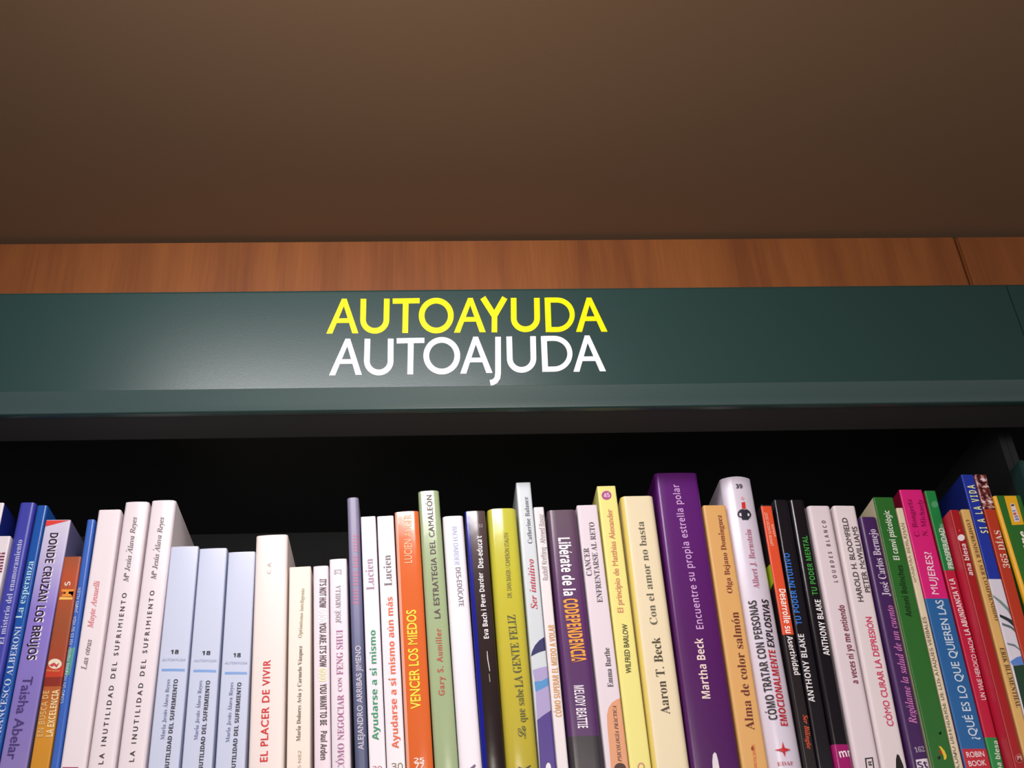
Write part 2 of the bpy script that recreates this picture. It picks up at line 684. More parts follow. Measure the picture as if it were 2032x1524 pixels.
def bookcase(x0, x1, label, lowest=True):
    root = empty('bookcase', ((x0 + x1) / 2, Y_SPINE, 0))
    root['label'] = label
    root['category'] = 'bookcase'

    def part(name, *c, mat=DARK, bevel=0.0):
        o = box(name, *c, mat, None, bevel)
        o.parent = root
        o.matrix_parent_inverse = root.matrix_basis.inverted()
        return o
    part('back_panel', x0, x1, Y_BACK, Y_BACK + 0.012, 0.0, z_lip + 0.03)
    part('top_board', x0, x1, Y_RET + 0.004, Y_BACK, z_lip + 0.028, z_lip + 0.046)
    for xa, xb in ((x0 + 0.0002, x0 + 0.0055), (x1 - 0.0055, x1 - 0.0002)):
        part('upright', xa, xb, Y_SPINE + 0.0055, Y_BACK - 0.0005, 0.0, z_lip + 0.0275)  # fascia's shade on the upright put into its near-black colour
        part('upright_lit_front', xa, xb, Y_SPINE - 0.012, Y_SPINE + 0.0052, 0.0, z_lit_top, mat=GREEN, bevel=0.0012)  # lit front of the upright, kept green only below the shadow line
    for z in (Z_SHELF, Z_SHELF - 0.33, Z_SHELF - 0.66, Z_SHELF - 0.99, Z_SHELF - 1.32, 0.1):
        part('shelf', x0 + 0.0057, x1 - 0.0057, Y_SPINE - 0.012, Y_BACK - 0.0005, z - 0.02, z, mat=GREEN, bevel=0.001)
    part('soffit', x0 + 0.0004, x1 - 0.0004, Y_FACE + 0.0092, Y_RET, z_lip + 0.0003, z_lip + 0.0236, mat=SOFFIT)
    f = fascia(x0 + 0.0004, x1 - 0.0004, None)
    f.parent = root
    f.matrix_parent_inverse = root.matrix_basis.inverted()
    return root, f


case, sign = bookcase(x_left, x_seam, 'dark green bookcase with a lettered fascia above a row of books')
case2, sign2 = bookcase(x_seam, x_seam + 1.0, 'neighbouring dark green bookcase, only its plain fascia end showing past the seam at the right')


# ------------------------------------------------------------------ sign lettering, drawn as strokes of even weight
def strokes(name, lines, hexc, label):
    bm = bmesh.new()
    yb = Y_FACE + 0.0001

    def pt(x, y):
        X, Yp = px('sg', x, y)
        return at_y(X, Yp, Y_FACE)

    def strip(path, th, closed=False):
        n_ = len(path)
        L_, R_ = [], []
        for i in range(n_):
            if closed:
                p0, p1 = path[i - 1], path[(i + 1) % n_]
            else:
                p0, p1 = path[max(i - 1, 0)], path[min(i + 1, n_ - 1)]
            tx, ty = p1[0] - p0[0], p1[1] - p0[1]
            l = math.hypot(tx, ty)
            nx, ny = -ty / l * th / 2, tx / l * th / 2
            L_.append((path[i][0] + nx, path[i][1] + ny))
            R_.append((path[i][0] - nx, path[i][1] - ny))
        quad(L_, R_, closed)

    step = [0]

    def quad(L_, R_, closed=False):
        rows = []
        step[0] += 1
        yf = Y_FACE - 0.00012 - 0.000004 * step[0]
        for P_ in (L_, R_):
            fr, bk = [], []
            for x, y in P_:
                q = pt(x, y)
                fr.append(bm.verts.new((q.x, yf, q.z)))
                bk.append(bm.verts.new((q.x, yb, q.z)))
            rows.append((fr, bk))
        (lf, lb), (rf, rb) = rows
        n_ = len(lf)
        for i in range(n_ if closed else n_ - 1):
            j = (i + 1) % n_
            bm.faces.new((lf[i], lf[j], rf[j], rf[i]))
            bm.faces.new((lf[i], lb[i], lb[j], lf[j]))
            bm.faces.new((rf[i], rf[j], rb[j], rb[i]))
        if not closed:
            for e in (0, -1):
                bm.faces.new((lf[e], rf[e], rb[e], lb[e]))

    for s in lines:
        k = s[0]
        if k == 'A':  # apex x, y; feet; bar
            _, ax, ay, lx, ly, rx, ry, by = s
            t_ = 20
            quad([(lx - t_, ly), (ax - 15, ay)], [(lx + t_ - 1, ly), (ax + 17, ay + 1)])
            quad([(rx - t_, ry), (ax - 17, ay + 1)], [(rx + t_, ry), (ax + 15, ay)])
            fl = (by - ay) / (ly - ay)
            fr_ = (by - ay) / (ry - ay)
            quad([(ax + (lx - ax) * fl + 8, by - 15), (ax + (rx - ax) * fr_ - 8, by - 16)], [(ax + (lx - ax) * fl - 4, by + 15), (ax + (rx - ax) * fr_ + 4, by + 14)])
        elif k == 'U':
            _, x0, y0, x1, y1, cx, cy, rx, ry = s
            path = [(x0, y0)] + [(cx - rx * math.cos(i * math.pi / 20), cy + ry * math.sin(i * math.pi / 20)) for i in range(21)] + [(x1, y1)]
            strip(path, 37)
        elif k == 'L':
            strip([s[1:3], s[3:5]], s[5])
        elif k == 'O':
            _, cx, cy, rx, ry = s
            strip([(cx + rx * math.cos(i * math.pi / 24), cy + ry * math.sin(i * math.pi / 24)) for i in range(48)], 37, True)
        elif k == 'D':
            _, x0, y0, x1, y1, cx, cy, rx, ry = s
            strip([(x0, y0), (x1, y1)], 38)
            arc = [(cx + rx * math.sin(i * math.pi / 20), cy - ry * math.cos(i * math.pi / 20)) for i in range(21)]
            strip([(x0, y0 + 16)] + arc + [(x1, y1 - 16)], 33)
        elif k == 'S':
            strip(s[1], s[2])
    o = link_mesh(name, bm, ink(hexc, 0.35))
    o.parent = sign
    o.matrix_parent_inverse = (case.matrix_basis @ sign.matrix_parent_inverse @ sign.matrix_basis).inverted()
    o['label'] = label
    return o


strokes('sign_lettering', [
    ('A', 207, 75, 110, 302, 279, 300, 218), ('U', 332, 76, 484, 75, 405, 212, 76, 72), ('L', 522, 91, 697, 88, 34), ('L', 607, 85, 603, 298, 37),
    ('O', 805, 185, 95, 97), ('A', 1027, 70, 940, 296, 1107, 293, 210), ('L', 1108, 68, 1184, 188, 38), ('L', 1251, 68, 1182, 188, 38),
    ('L', 1184, 175, 1183, 294, 36), ('U', 1308, 70, 1459, 70, 1385, 203, 76, 71), ('D', 1528, 68, 1536, 292, 1590, 180, 99, 96),
    ('A', 1798, 68, 1734, 291, 1899, 290, 206)], 'FFEA00', 'yellow sign lettering AUTOAYUDA')
strokes('sign_lettering', [
    ('A', 230, 335, 128, 573, 301, 570, 484), ('U', 358, 336, 509, 335, 431, 480, 77, 75), ('L', 548, 349, 728, 346, 34), ('L', 640, 342, 636, 567, 37),
    ('O', 841, 446, 101, 103), ('A', 1061, 322, 981, 562, 1151, 558, 474), ('S', [(1207, 323), (1207, 480), (1207, 560), (1203, 588), (1190, 609), (1172, 619), (1156, 622)], 37),
    ('U', 1279, 321, 1434, 319, 1360, 464, 77, 74), ('D', 1504, 318, 1514, 550, 1570, 433, 104, 100), ('A', 1786, 314, 1717, 550, 1889, 547, 466)],
    'FBF4FA', 'white sign lettering AUTOAJUDA')
# ------------------------------------------------------------------ the row of books, from one end of the shelf to the other
book('white paperback at the very edge of the picture, dark blue cover side showing', (-16, 998, 11, 998), (-124, -105), 'EDE6E8', side='1C2A80')
book('short white paperback with plum lettering, beside the violet-blue enamoramiento book', (-6, 1064, 22, 1064), (-102, -73), 'E9E0E6', [
    T('author_lettering', 'sb', 'milli', 'c1', -6, 885, 34, 655, 52, '7A2548', 0.0)])
book('violet-blue paperback titled El misterio del enamoramiento', (41, 998, 68, 997), (-72, -29), '3F43A8', [
    T('title_lettering', 'sb', 'El misterio del enamoramiento', 'c1', 8, 1690, 224, 518, 62, 'C9CCEC', 0.0)], r=0.003)
book('bright blue paperback titled La esperanza in pale serif letters', (71, 1003, 97, 1003), (-28, -8), '1F56A8', [
    T('title_lettering', 'sb', 'La esperanza', 'c1', 205, 1398, 345, 755, 74, 'B4DCEC', 0.0),
    T('author_lettering', 'sb', 'FRANCESCO ALBERONI', 'c2', -38, 1210, 208, -40, 66, 'C4CFEA', 0.0)], r=0.002, rough=0.25)
book('thick pale violet paperback titled Donde cruzan los brujos in black capitals', (93, 1032, 138, 1032), (-6, 56), '8F7FC4', [
    P('corner_flash', 'px', [(90, 1029), (140, 1029), (139, 1032), (90, 1045)], 'E0403C'),
    T('title_shadow', 'ssb', 'DONDE CRUZAN LOS BRUJOS', 'c1', 624, 448, 360, 1865, 92, 'EDE6F6', 0.0, lay=0.0002),
    T('title_lettering', 'ssb', 'DONDE CRUZAN LOS BRUJOS', 'c1', 612, 440, 346, 1858, 92, '241430', 0.0),
    T('author_lettering', 'def', 'Taisha Abelar', 'c2', 315, 515, 128, 1430, 105, '4A3A78', 0.012)],
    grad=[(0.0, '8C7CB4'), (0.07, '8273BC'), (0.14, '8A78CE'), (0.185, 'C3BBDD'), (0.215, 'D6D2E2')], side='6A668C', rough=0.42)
book('small brown and golden paperback titled La excelencia in embossed letters', (127, 1105, 161.5, 1105), (58, 97), 'B0542C', [
    T('emblem_letter', 'def', 'S', 'c1', 757, 1030, 757, 985, 62, 'F0E4D8', 0.01),
    P('emblem', 'c1', [(672, 1155), (815, 1160), (810, 1185), (660, 1185)], 'F0C060'),
    P('emblem', 'c1', [(690, 1070), (830, 1070), (825, 1092), (770, 1095), (768, 1120), (815, 1125), (812, 1150), (690, 1150), (700, 1122), (735, 1118), (735, 1098), (690, 1095)], 'E8943C'),
    B('red_band', 'c2', 600, 400, 520, 'C23A22'),
    B('dark_red_band', 'c2', 590, 520, 620, '8A2A1C'),
    EL('oval_emblem', 'c2', 608, 375, 74, 56, 'E6DCC4'),
    P('emblem_mark', 'c2', [(540, 390), (600, 360), (625, 385), (660, 360), (625, 420), (600, 395), (575, 410)], 'C8484C', lay=0.0003),
    T('publisher_lettering', 'def', 'mirador', 'c2', 515, 445, 670, 450, 30, 'E8A070'),
    T('title_lettering', 'ssb', 'LA EXCELENCIA', 'c2', 542, 1178, 618, 662, 72, 'F2DCA8', 0.0),
    T('subtitle_lettering', 'ssb', 'EN BUSCA DE', 'c2', 440, 1180, 512, 672, 66, 'D8B070', 0.0)],
    grad=[(0.0, 'C98A20'), (0.055, 'D08E28'), (0.075, 'B8682C'), (0.095, 'A8402A'), (0.13, '9A4E2A'), (0.165, 'B8502C'), (0.185, '9A5230')])
book('thin blue paperback with one line of small white capitals', (172, 1031, 189, 1031), (98, 117), '3A66BC', [
    P('green_patch', 'c2', [(742, 210), (830, 190), (770, 500), (700, 500)], '4F9A8C'),
    T('title_lettering', 'ss', 'COMO UN HOMBRE PIENSA ASI ES SU VIDA · JAMES ALLEN', 'c1', 688, 2345, 890, 1055, 34, 'D4E0F4', 0.005)], r=0.002, rough=0.28)
book('white paperback titled Las otras with pale red author lettering', (195, 1012, 240, 1013), (118, 170), 'EBE0E4', [
    T('title_lettering', 'si', 'Las otras', 'e4', 115, 1445, 200, 1010, 78, '8A8084', 0.012),
    T('author_lettering', 'si', 'Mayte Ansuelli', 'e4', 210, 845, 310, 165, 80, 'E08C90', 0.012),
    P('publisher_block', 'c2', [(690, 1515), (865, 1515), (860, 1560), (685, 1560)], '9A2450')], rough=0.5, r=0.002)
TR1 = [('title_lettering', 'c2', 1112, 1482, 'c1', 1397, 1112), ('title_lettering', 'c2', 1452, 1455, 'c1', 1708, 1085)]
E1 = px('c1', 1397, 1112)
E2 = px('c1', 1708, 1085)


def c2of(p):
    return (p[0] * 5.56, (p[1] - 1250) * 5.56)


big = [('white paperback La inutilidad del sufrimiento in wide black capitals, beside Las otras', (248, 996, 295, 998), (171.5, 227.5), (1112, 1482), E1, (1408, 988), (1508, 262)),
       ('white paperback La inutilidad del sufrimiento, wide capitals, beside the pale blue pocket books', (301, 993, 348, 995), (230, 288), (1452, 1455), E2, (1718, 960), (1812, 262))]
for lab, tp, bt, s0, e0, a0, a1 in big:
    e = c2of(e0)
    book(lab, tp, bt, 'EBE1E6', [
        T('title_lettering', 'def', 'LA INUTILIDAD DEL SUFRIMIENTO', 'c2', s0[0], s0[1], e[0], e[1], 50, '2A242A', 0.012, 0.32),
        T('author_lettering', 'si', 'Mª Jesús Álava Reyes', 'c1', a0[0], a0[1], a1[0], a1[1], 56, '6E666A', 0.006)], rough=0.25, r=0.0022, sag=0.0009)
pk = [('pale blue pocket book numbered 18, tallest of three alike, next to a white book', (339.5, 1085, 393, 1087), (291.5, 355.5), (215, 305, 243), (120, 378, 330), (115, 370, 443, 443), (125, 1210, 190, 545), (155, 1690, 275, 545)),
      ('pale blue pocket book numbered 18, in the middle of three alike', (395.5, 1089, 450.5, 1091), (359.5, 420.5), (560, 655, 255), (472, 722, 340), (465, 718, 452, 455), (492, 1215, 545, 560), (532, 1690, 630, 560)),
      ('pale blue pocket book numbered 18, shortest of three alike, beside El placer de vivir', (453.5, 1096, 506, 1096), (425.5, 486.5), (905, 990, 279), (812, 1060, 365), (812, 1058, 478, 478), (843, 1240, 888, 580), (895, 1710, 975, 580))]
for lab, tp, bt, n, a, b, nm, tt in pk:
    book(lab, tp, bt, 'CCD4EA', [
        T('number_lettering', 'ssb', '18', 'c4', n[0], n[2], n[1], n[2], 44, '1C1A22', 0.0),
        T('series_lettering', 'ssi', 'AUTOAYUDA', 'c4', a[0], a[2], a[1], a[2], 27, '9AA2BC', 0.0),
        P('blue_bar', 'c4', [(b[0], b[2] - 15), (b[1], b[3] - 15), (b[1], b[3] + 13), (b[0], b[2] + 13)], '7FA4DA'),
        T('author_lettering', 'sb', 'María Jesús Álava Reyes', 'c4', nm[0], nm[1], nm[2], nm[3], 42, '7A82A4', 0.0),
        T('title_lettering', 'ssb', 'LA INUTILIDAD DEL SUFRIMIENTO', 'c4', tt[0], tt[1], tt[2], tt[3], 46, '2E2E3C', 0.0)], rough=0.2, sag=0.0005)
book('creamy white paperback titled El placer de vivir in red capitals', (509, 1063, 570, 1061), (490, 564.5), 'EFE2DC', [
    T('title_lettering', 'def', 'EL PLACER DE VIVIR', 'c4', 1242, 1455, 1278, 332, 80, 'D22A30', 0.014, 0.06),
    T('emblem', 'def', 'C A', 'c3', 1318, 895, 1325, 770, 44, 'C9BDB8', 0.0)], rough=0.34, r=0.0022, sag=0.0008)
book('cream paperback titled Optimismo inteligente in pale olive letters', (574, 1126, 617, 1124), (567.5, 616.5), 'EFE3D6', [
    T('title_lettering', 'sb', 'Optimismo inteligente', 'c4', 1642, 88, 1672, -460, 40, 'ADA586', 0.0),
    T('author_lettering', 'sb', 'María Dolores Avia y Carmelo Vázquez', 'c4', 1624, 1228, 1645, 178, 44, '71645E', 0.0),
    T('publisher_lettering', 'ss', 'S·N82', 'c4', 1635, 1530, 1640, 1330, 34, 'B0A384')], rough=0.5)
book('pinkish white paperback with condensed black title ending in BE, beside Optimismo inteligente', (621, 1124, 652, 1122), (623, 657), 'EADCE4', [
    T('title_lettering', 'ssb', "IT'S NOT HOW", 'c5', 232, 1068, 228, 1388, 76, '4A3C42', 0.0),
    T('title_word', 'ssb', 'GOOD', 'c5', 225, 1402, 222, 1560, 84, 'FFFFFF', 0.0),
    T('title_lettering', 'ssb', "YOU ARE, IT'S HOW", 'c6', 230, -100, 232, 392, 76, '4A3C42', 0.0),
    T('title_word', 'ssb', 'GOOD', 'c6', 230, 406, 228, 556, 84, 'FBF3B8', 0.0),
    T('title_lettering', 'ssb', 'YOU WANT TO BE', 'c6', 235, 582, 237, 1045, 76, '4A3C42', 0.0),
    T('author_lettering', 'ssb', 'Paul Arden', 'c6', 242, 1110, 237, 1432, 70, '4A3C42', 0.0)], rough=0.4, sag=0.0006)
book('white paperback titled Cómo negociar con feng shui in mauve capitals', (652.5, 1111, 689, 1108), (658.5, 696), 'E6DCE4', [
    T('title_lettering', 'sb', 'CÓMO NEGOCIAR', 'c6', 433, 1555, 428, 705, 72, 'A86A94', 0.0),
    T('title_lettering', 'sb', 'CON', 'c6', 424, 668, 420, 510, 46, 'A86A94', 0.0),
    T('title_lettering', 'sb', 'FENG SHUI', 'c6', 420, 480, 416, -22, 72, 'A86A94', 0.0),
    T('author_lettering', 'sb', 'JOSÉ ARMILLA', 'c5', 402, 1560, 400, 1140, 58, '9A8F98', 0.0),
    T('number_lettering', 'sb', '23', 'c5', 400, 1015, 400, 960, 80, 'B4AAB2', 0.0)], rough=0.35, sag=0.0005)
pink_bars = []
yy = 575
wds = [20, 14, 22, 16, 20, 12, 18, 24, 14, 20, 16, 22, 12, 20, 18, 22, 14, 20, 16, 24]
for i, wd in enumerate(wds):
    pink_bars.append(P('faded_lettering', 'c5', [(568, yy), (628 + yy * 0.004, yy - 3), (628 + yy * 0.004, yy + wd - 3), (568, yy + wd)], 'B0708E'))
    yy += wd + (46 if i in (5, 9, 14) else 17)
book('tall thin grey-violet paperback with faded pink letters near the top', (689, 988, 711, 988), (703, 732), '74749A', [
    T('author_lettering', 'def', 'ALEJANDRO ARRIBAS JIMENO', 'c6', 657, 1322, 622, 155, 62, 'CFC8D8', 0.008)] + pink_bars,
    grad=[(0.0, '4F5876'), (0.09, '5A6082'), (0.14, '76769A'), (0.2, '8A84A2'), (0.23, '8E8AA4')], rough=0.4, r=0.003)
book('white paperback titled Ayudarse a sí mismo in green letters', (715, 1026, 746, 1025), (733, 766), 'F0EAF0', [
    T('title_lettering', 'ssb', 'Ayudarse a sí mismo', 'c6', 820, 1212, 785, -18, 70, '2E9468', 0.0),
    T('author_lettering', 'sb', 'Lucien', 'c5', 762, 1190, 745, 840, 88, 'A8849E', 0.0),
    T('number_lettering', 'ss', '29', 'c6', 785, 1530, 890, 1528, 52, 'B85868')], rough=0.25)
book('white paperback titled Ayudarse a sí mismo aún más in orange-red letters', (748, 1025, 781, 1025), (767, 805.5), 'EFE9EE', [
    T('title_lettering', 'ssb', 'Ayudarse a sí mismo aún más', 'c6', 1043, 1305, 975, -390, 72, 'E4643E', 0.0),
    T('author_lettering', 'sb', 'Lucien', 'c5', 962, 1145, 945, 800, 86, '75686E', 0.0),
    T('number_lettering', 'ss', '30', 'c6', 998, 1508, 1126, 1505, 74, '7A6E48')], rough=0.25)
book('orange paperback titled Vencer los miedos in yellow capitals', (783, 1016, 831, 1015), (806, 861), 'DC6A34', [
    B('pale_edge_strip', 'px', 790, 1600, 1014, 'E8A890', 0.0, 0.12),
    T('title_lettering', 'def', 'VENCER LOS MIEDOS', 'c6', 1272, 862, 1217, -245, 108, 'F2DC2C', 0.016),
    T('author_lettering', 'def', 'LUCIEN AUGER', 'e3', 190, 745, 185, 135, 95, 'F2C498', 0.0),
    T('emblem', 'ssb', '25', 'c6', 1248, 1440, 1365, 1436, 55, 'F4E4DC', 0.0),
    T('emblem', 'ssb', '77', 'c6', 1258, 1500, 1365, 1496, 58, 'F4E4DC', 0.0)], rough=0.12, r=0.0018, sag=0.0007)
book('grey-green paperback titled La estrategia del camaleón in dark capitals', (829.5, 975, 871, 973), (862, 911), 'A2B48A', [
    T('title_lettering', 'def', 'LA ESTRATEGIA DEL CAMALEÓN', 'c5', 1515, 1508, 1418, 128, 62, '4A3236', 0.014, 0.06),
    T('author_lettering', 'def', 'Gary S. Aumiller', 'c6', 1562, 712, 1520, -40, 66, 'B8523C', 0.014, 0.1)], rough=0.15, r=0.0025, sag=0.0007)
book('white paperback with lilac and grey capitals ending in des-edúcate', (877, 1025, 920, 1024), (912, 957), 'EDE7EE', [
    T('author_lettering', 'ss', 'BACH·DARDER', 'c5', 1702, 482, 1732, 908, 54, 'A9B0E2', 0.0),
    T('title_lettering', 'ss', 'DES-EDÚCATE', 'c5', 1742, 938, 1782, 1372, 54, '6A6872', 0.008),
    P('emblem', 'c6', [(1870, 1530), (1930, 1480), (1945, 1500), (1900, 1560)], '6E5A78')], rough=0.38, sag=0.0005, r=0.0025)
book('black-brown paperback titled Des-educat in white, with a navy stripe along one edge', (923, 1016, 962, 1013), (957, 1004), '342A2C', [
    B('navy_stripe', 'px', 930, 1600, 1014, '1A1F8A', 0.0, 0.2),
    T('author_lettering', 'ssb', 'Eva Bach i Pere Darder', 'd2', 368, 76, 300, -662, 56, 'F2ECEE', 0.0),
    T('title_lettering', 'ssb', "Des-educa't", 'd1', 305, 1057, 285, 698, 60, 'F6F0F0', 0.0),
    T('number_lettering', 'ss', '32', 'd1', 278, 585, 326, 583, 34, 'B8AEB2'),
    P('scribble', 'd2', [(372, 215), (380, 215), (386, 300), (402, 380), (410, 440), (402, 440), (392, 390), (376, 300)], 'C8C4C0'),
    P('scribble', 'd2', [(395, 470), (402, 470), (412, 560), (404, 560)], 'A8A49C')],
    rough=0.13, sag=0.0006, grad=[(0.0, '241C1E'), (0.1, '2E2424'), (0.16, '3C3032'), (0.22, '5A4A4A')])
book('thick yellow-green paperback titled Lo que sabe la gente feliz', (966, 1010, 1025, 1008), (1004, 1069), 'C2B83A', [
    T('title_lettering', 'sb', 'LA GENTE FELIZ', 'd2', 735, 622, 645, -190, 92, '4E5230', 0.0),
    T('title_lettering', 'scr', 'Lo', 'd2', 765, 1195, 765, 1050, 90, '5A5A30', 0.0),
    T('title_lettering', 'sb', 'que sabe', 'd2', 770, 1010, 735, 640, 84, '5A5A30', 0.0),
    T('author_lettering', 'def', 'DR. DAN BAKER / CAMERON STAUTH', 'd1', 628, 1390, 588, 665, 50, '76703A', 0.0),
    P('emblem', 'd2', [(720, 1505), (790, 1530), (860, 1490), (870, 1500), (800, 1560), (730, 1530)], '3A3A20')], rough=0.12, r=0.0045, sag=0.0009,
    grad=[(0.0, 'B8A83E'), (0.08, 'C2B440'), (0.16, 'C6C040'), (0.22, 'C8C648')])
book('tall pale grey paperback titled Ser intuitivo in red italics', (1024, 958, 1052.5, 958), (1070, 1106), 'CDD5D9', [
    T('title_lettering', 'sbi', 'Ser intuitivo', 'd1', 905, 1518, 862, 958, 70, 'C03A48', 0.0),
    T('author_lettering', 'sb', 'Catherine Balance', 'd1', 858, 782, 808, 262, 50, '66686E', 0.0),
    P('navy_wave', 'd2', [(866, 275), (880, 215), (912, 150), (960, 95), (1025, 55), (1042, 205), (950, 232)], '26245C'),
    P('lilac_wave', 'd2', [(885, 428), (975, 400), (1062, 385), (1075, 515), (910, 560)], 'A99CC8'),
    P('blue_wave', 'd2', [(905, 560), (985, 545), (1072, 512), (1080, 595), (1000, 635), (918, 672)], '4F8FC8'),
    P('lilac_wave', 'd2', [(918, 672), (1000, 635), (1080, 595), (1105, 875), (1010, 930), (935, 985)], 'A99CC8'),
    P('violet_wave', 'd2', [(935, 988), (1010, 932), (1105, 876), (1210, 1680), (960, 1680)], '4A3286'),
    EL('white_oval', 'd2', 1062, 1530, 30, 65, 'E8E4EC')], rough=0.3)
book('thin white paperback with outlined orange title about fear of flying', (1058, 1007, 1080, 1006), (1106, 1128.5), 'E6DFE0', [
    T('title_lettering', 'ssb', 'CÓMO SUPERAR EL MIEDO A VOLAR', 'd2', 1178, 950, 1092, -80, 68, 'D79A4C', -0.008),
    T('author_lettering', 'ss', 'Rudolf Krefting · Ahmed Bayaz', 'd1', 1030, 1192, 978, 455, 58, '9A8F98', 0.0)], rough=0.4)
book('thick purple paperback titled Libérate de la codependencia', (1087, 1014, 1142, 1011), (1131, 1201), '55305F', [
    B('black_band', 'd2', 1470, 1700, 1165, '38343A'),
    T('title_lettering', 'ssb', 'Libérate de la', 'd1', 1235, 718, 1300, 1368, 128, 'F6F0F6', 0.012),
    T('title_lettering', 'ssb', 'CODEPENDENCIA', 'd1', 1305, 1402, 1408, 2112, 155, 'F0A23C', 0.012),
    T('author_lettering', 'ssb', 'MELODY BEATTIE', 'd2', 1400, 600, 1450, 1078, 112, 'EFE6F2', 0.0)], rough=0.28, r=0.0035,
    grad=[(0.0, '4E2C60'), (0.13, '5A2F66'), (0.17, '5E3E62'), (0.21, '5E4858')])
book('pale pinkish paperback titled Cáncer enfrentarse al reto in grey capitals', (1144, 1003, 1185, 1003), (1202, 1249), 'E2D6DE', [
    T('title_lettering', 'sb', 'CANCER', 'd1', 1520, 1145, 1482, 832, 62, '5E565E', 0.0),
    T('title_lettering', 'sb', 'ENFRENTARSE AL RETO', 'd1', 1640, 1442, 1543, 545, 60, '5E565E', 0.0),
    T('author_lettering', 'sb', 'Emma Barthe', 'd2', 1758, 618, 1712, 178, 62, '4C464E', 0.0),
    P('orange_blob', 'd2', [(1905, 742), (1835, 752), (1775, 790), (1735, 850), (1718, 930), (1722, 1060), (1740, 1250), (1775, 1680), (2020, 1680)], 'E0A078'),
    T('publisher_lettering', 'sbi', 'PSICOLOGÍA PRÁCTICA', 'd2', 1862, 1455, 1800, 826, 40, '55423E', 0.0),
    EL('round_emblem', 'd2', 1865, 1528, 66, 60, '4A302C')], rough=0.5)
book('pale yellow paperback with a round pink badge at its top', (1184, 966, 1222, 964), (1250, 1293), 'EDE488', [
    EL('round_badge', 'd1', 1713, 243, 55, 50, 'B0508E'),
    T('badge_mark', 'ssb', '45', 'd1', 1680, 246, 1748, 240, 48, 'E8CFE0', 0.0),
    T('title_lettering', 'def', 'El principio de Matthias Alexander', 'd1', 1870, 1555, 1742, 398, 62, 'D08A6A', 0.012),
    T('author_lettering', 'def', 'WILFRED BARLOW', 'd2', 1962, 462, 1915, -88, 58, '54502E', 0.012),
    EL('ring_emblem', 'd4', 408, 1515, 42, 52, 'C89080'),
    EL('ring_emblem_centre', 'd4', 408, 1515, 24, 32, 'EDE488', lay=0.0003)], rough=0.38)
book('thick cream paperback titled Con el amor no basta', (1231, 985, 1297, 984), (1296, 1370), 'EBDCB8', [
    B('yellow_edge', 'px', 1240, 1600, 983, 'E6D070', 0.0, 0.1),
    T('title_lettering', 'sb', 'Con el amor no basta', 'd3', 552, 1805, 395, 650, 80, '6A6656', 0.0),
    T('author_lettering', 'sb', 'Aaron T. Beck', 'd4', 682, 922, 568, 62, 98, '4E4638', 0.0)], rough=0.4, r=0.004)
book('tall thick deep purple paperback titled Encuentre su propia estrella polar', (1299, 939, 1383, 938), (1371, 1472), '561869', [
    T('title_lettering', 'ss', 'Encuentre su propia estrella polar', 'd3', 1068, 1855, 790, 235, 76, 'D4A8DC', 0.016, 0.05),
    T('author_lettering', 'ssb', 'Martha Beck', 'd4', 1138, 748, 1050, 72, 92, 'EED9D2', 0.0),
    P('white_shape', 'd4', [(1215, 1680), (1205, 1450), (1210, 1375), (1230, 1346), (1250, 1365), (1270, 1440), (1310, 1680)], 'E4DCE0')], rough=0.3, r=0.003, sag=0.0006,
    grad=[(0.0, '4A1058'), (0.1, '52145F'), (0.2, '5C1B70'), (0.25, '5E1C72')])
book('salmon-orange paperback titled Alma de color salmón', (1394, 1003, 1441, 1004), (1473, 1525), 'E0AC68', [
    T('author_lettering', 'sb', 'Olga Bejano Domínguez', 'd3', 1402, 1452, 1278, 578, 58, '7E3A30', 0.0),
    T('title_lettering', 'sb', 'Alma de color salmón', 'd4', 1630, 1098, 1450, -222, 92, '6E3228', 0.0),
    T('publisher_lettering', 'ss', 'LIBROSLIBRES', 'd4', 1695, 1570, 1662, 1262, 32, 'D8603A'),
    EL('emblem', 'd4', 1655, 1305, 16, 24, '8A3A20')], rough=0.38, r=0.0016)
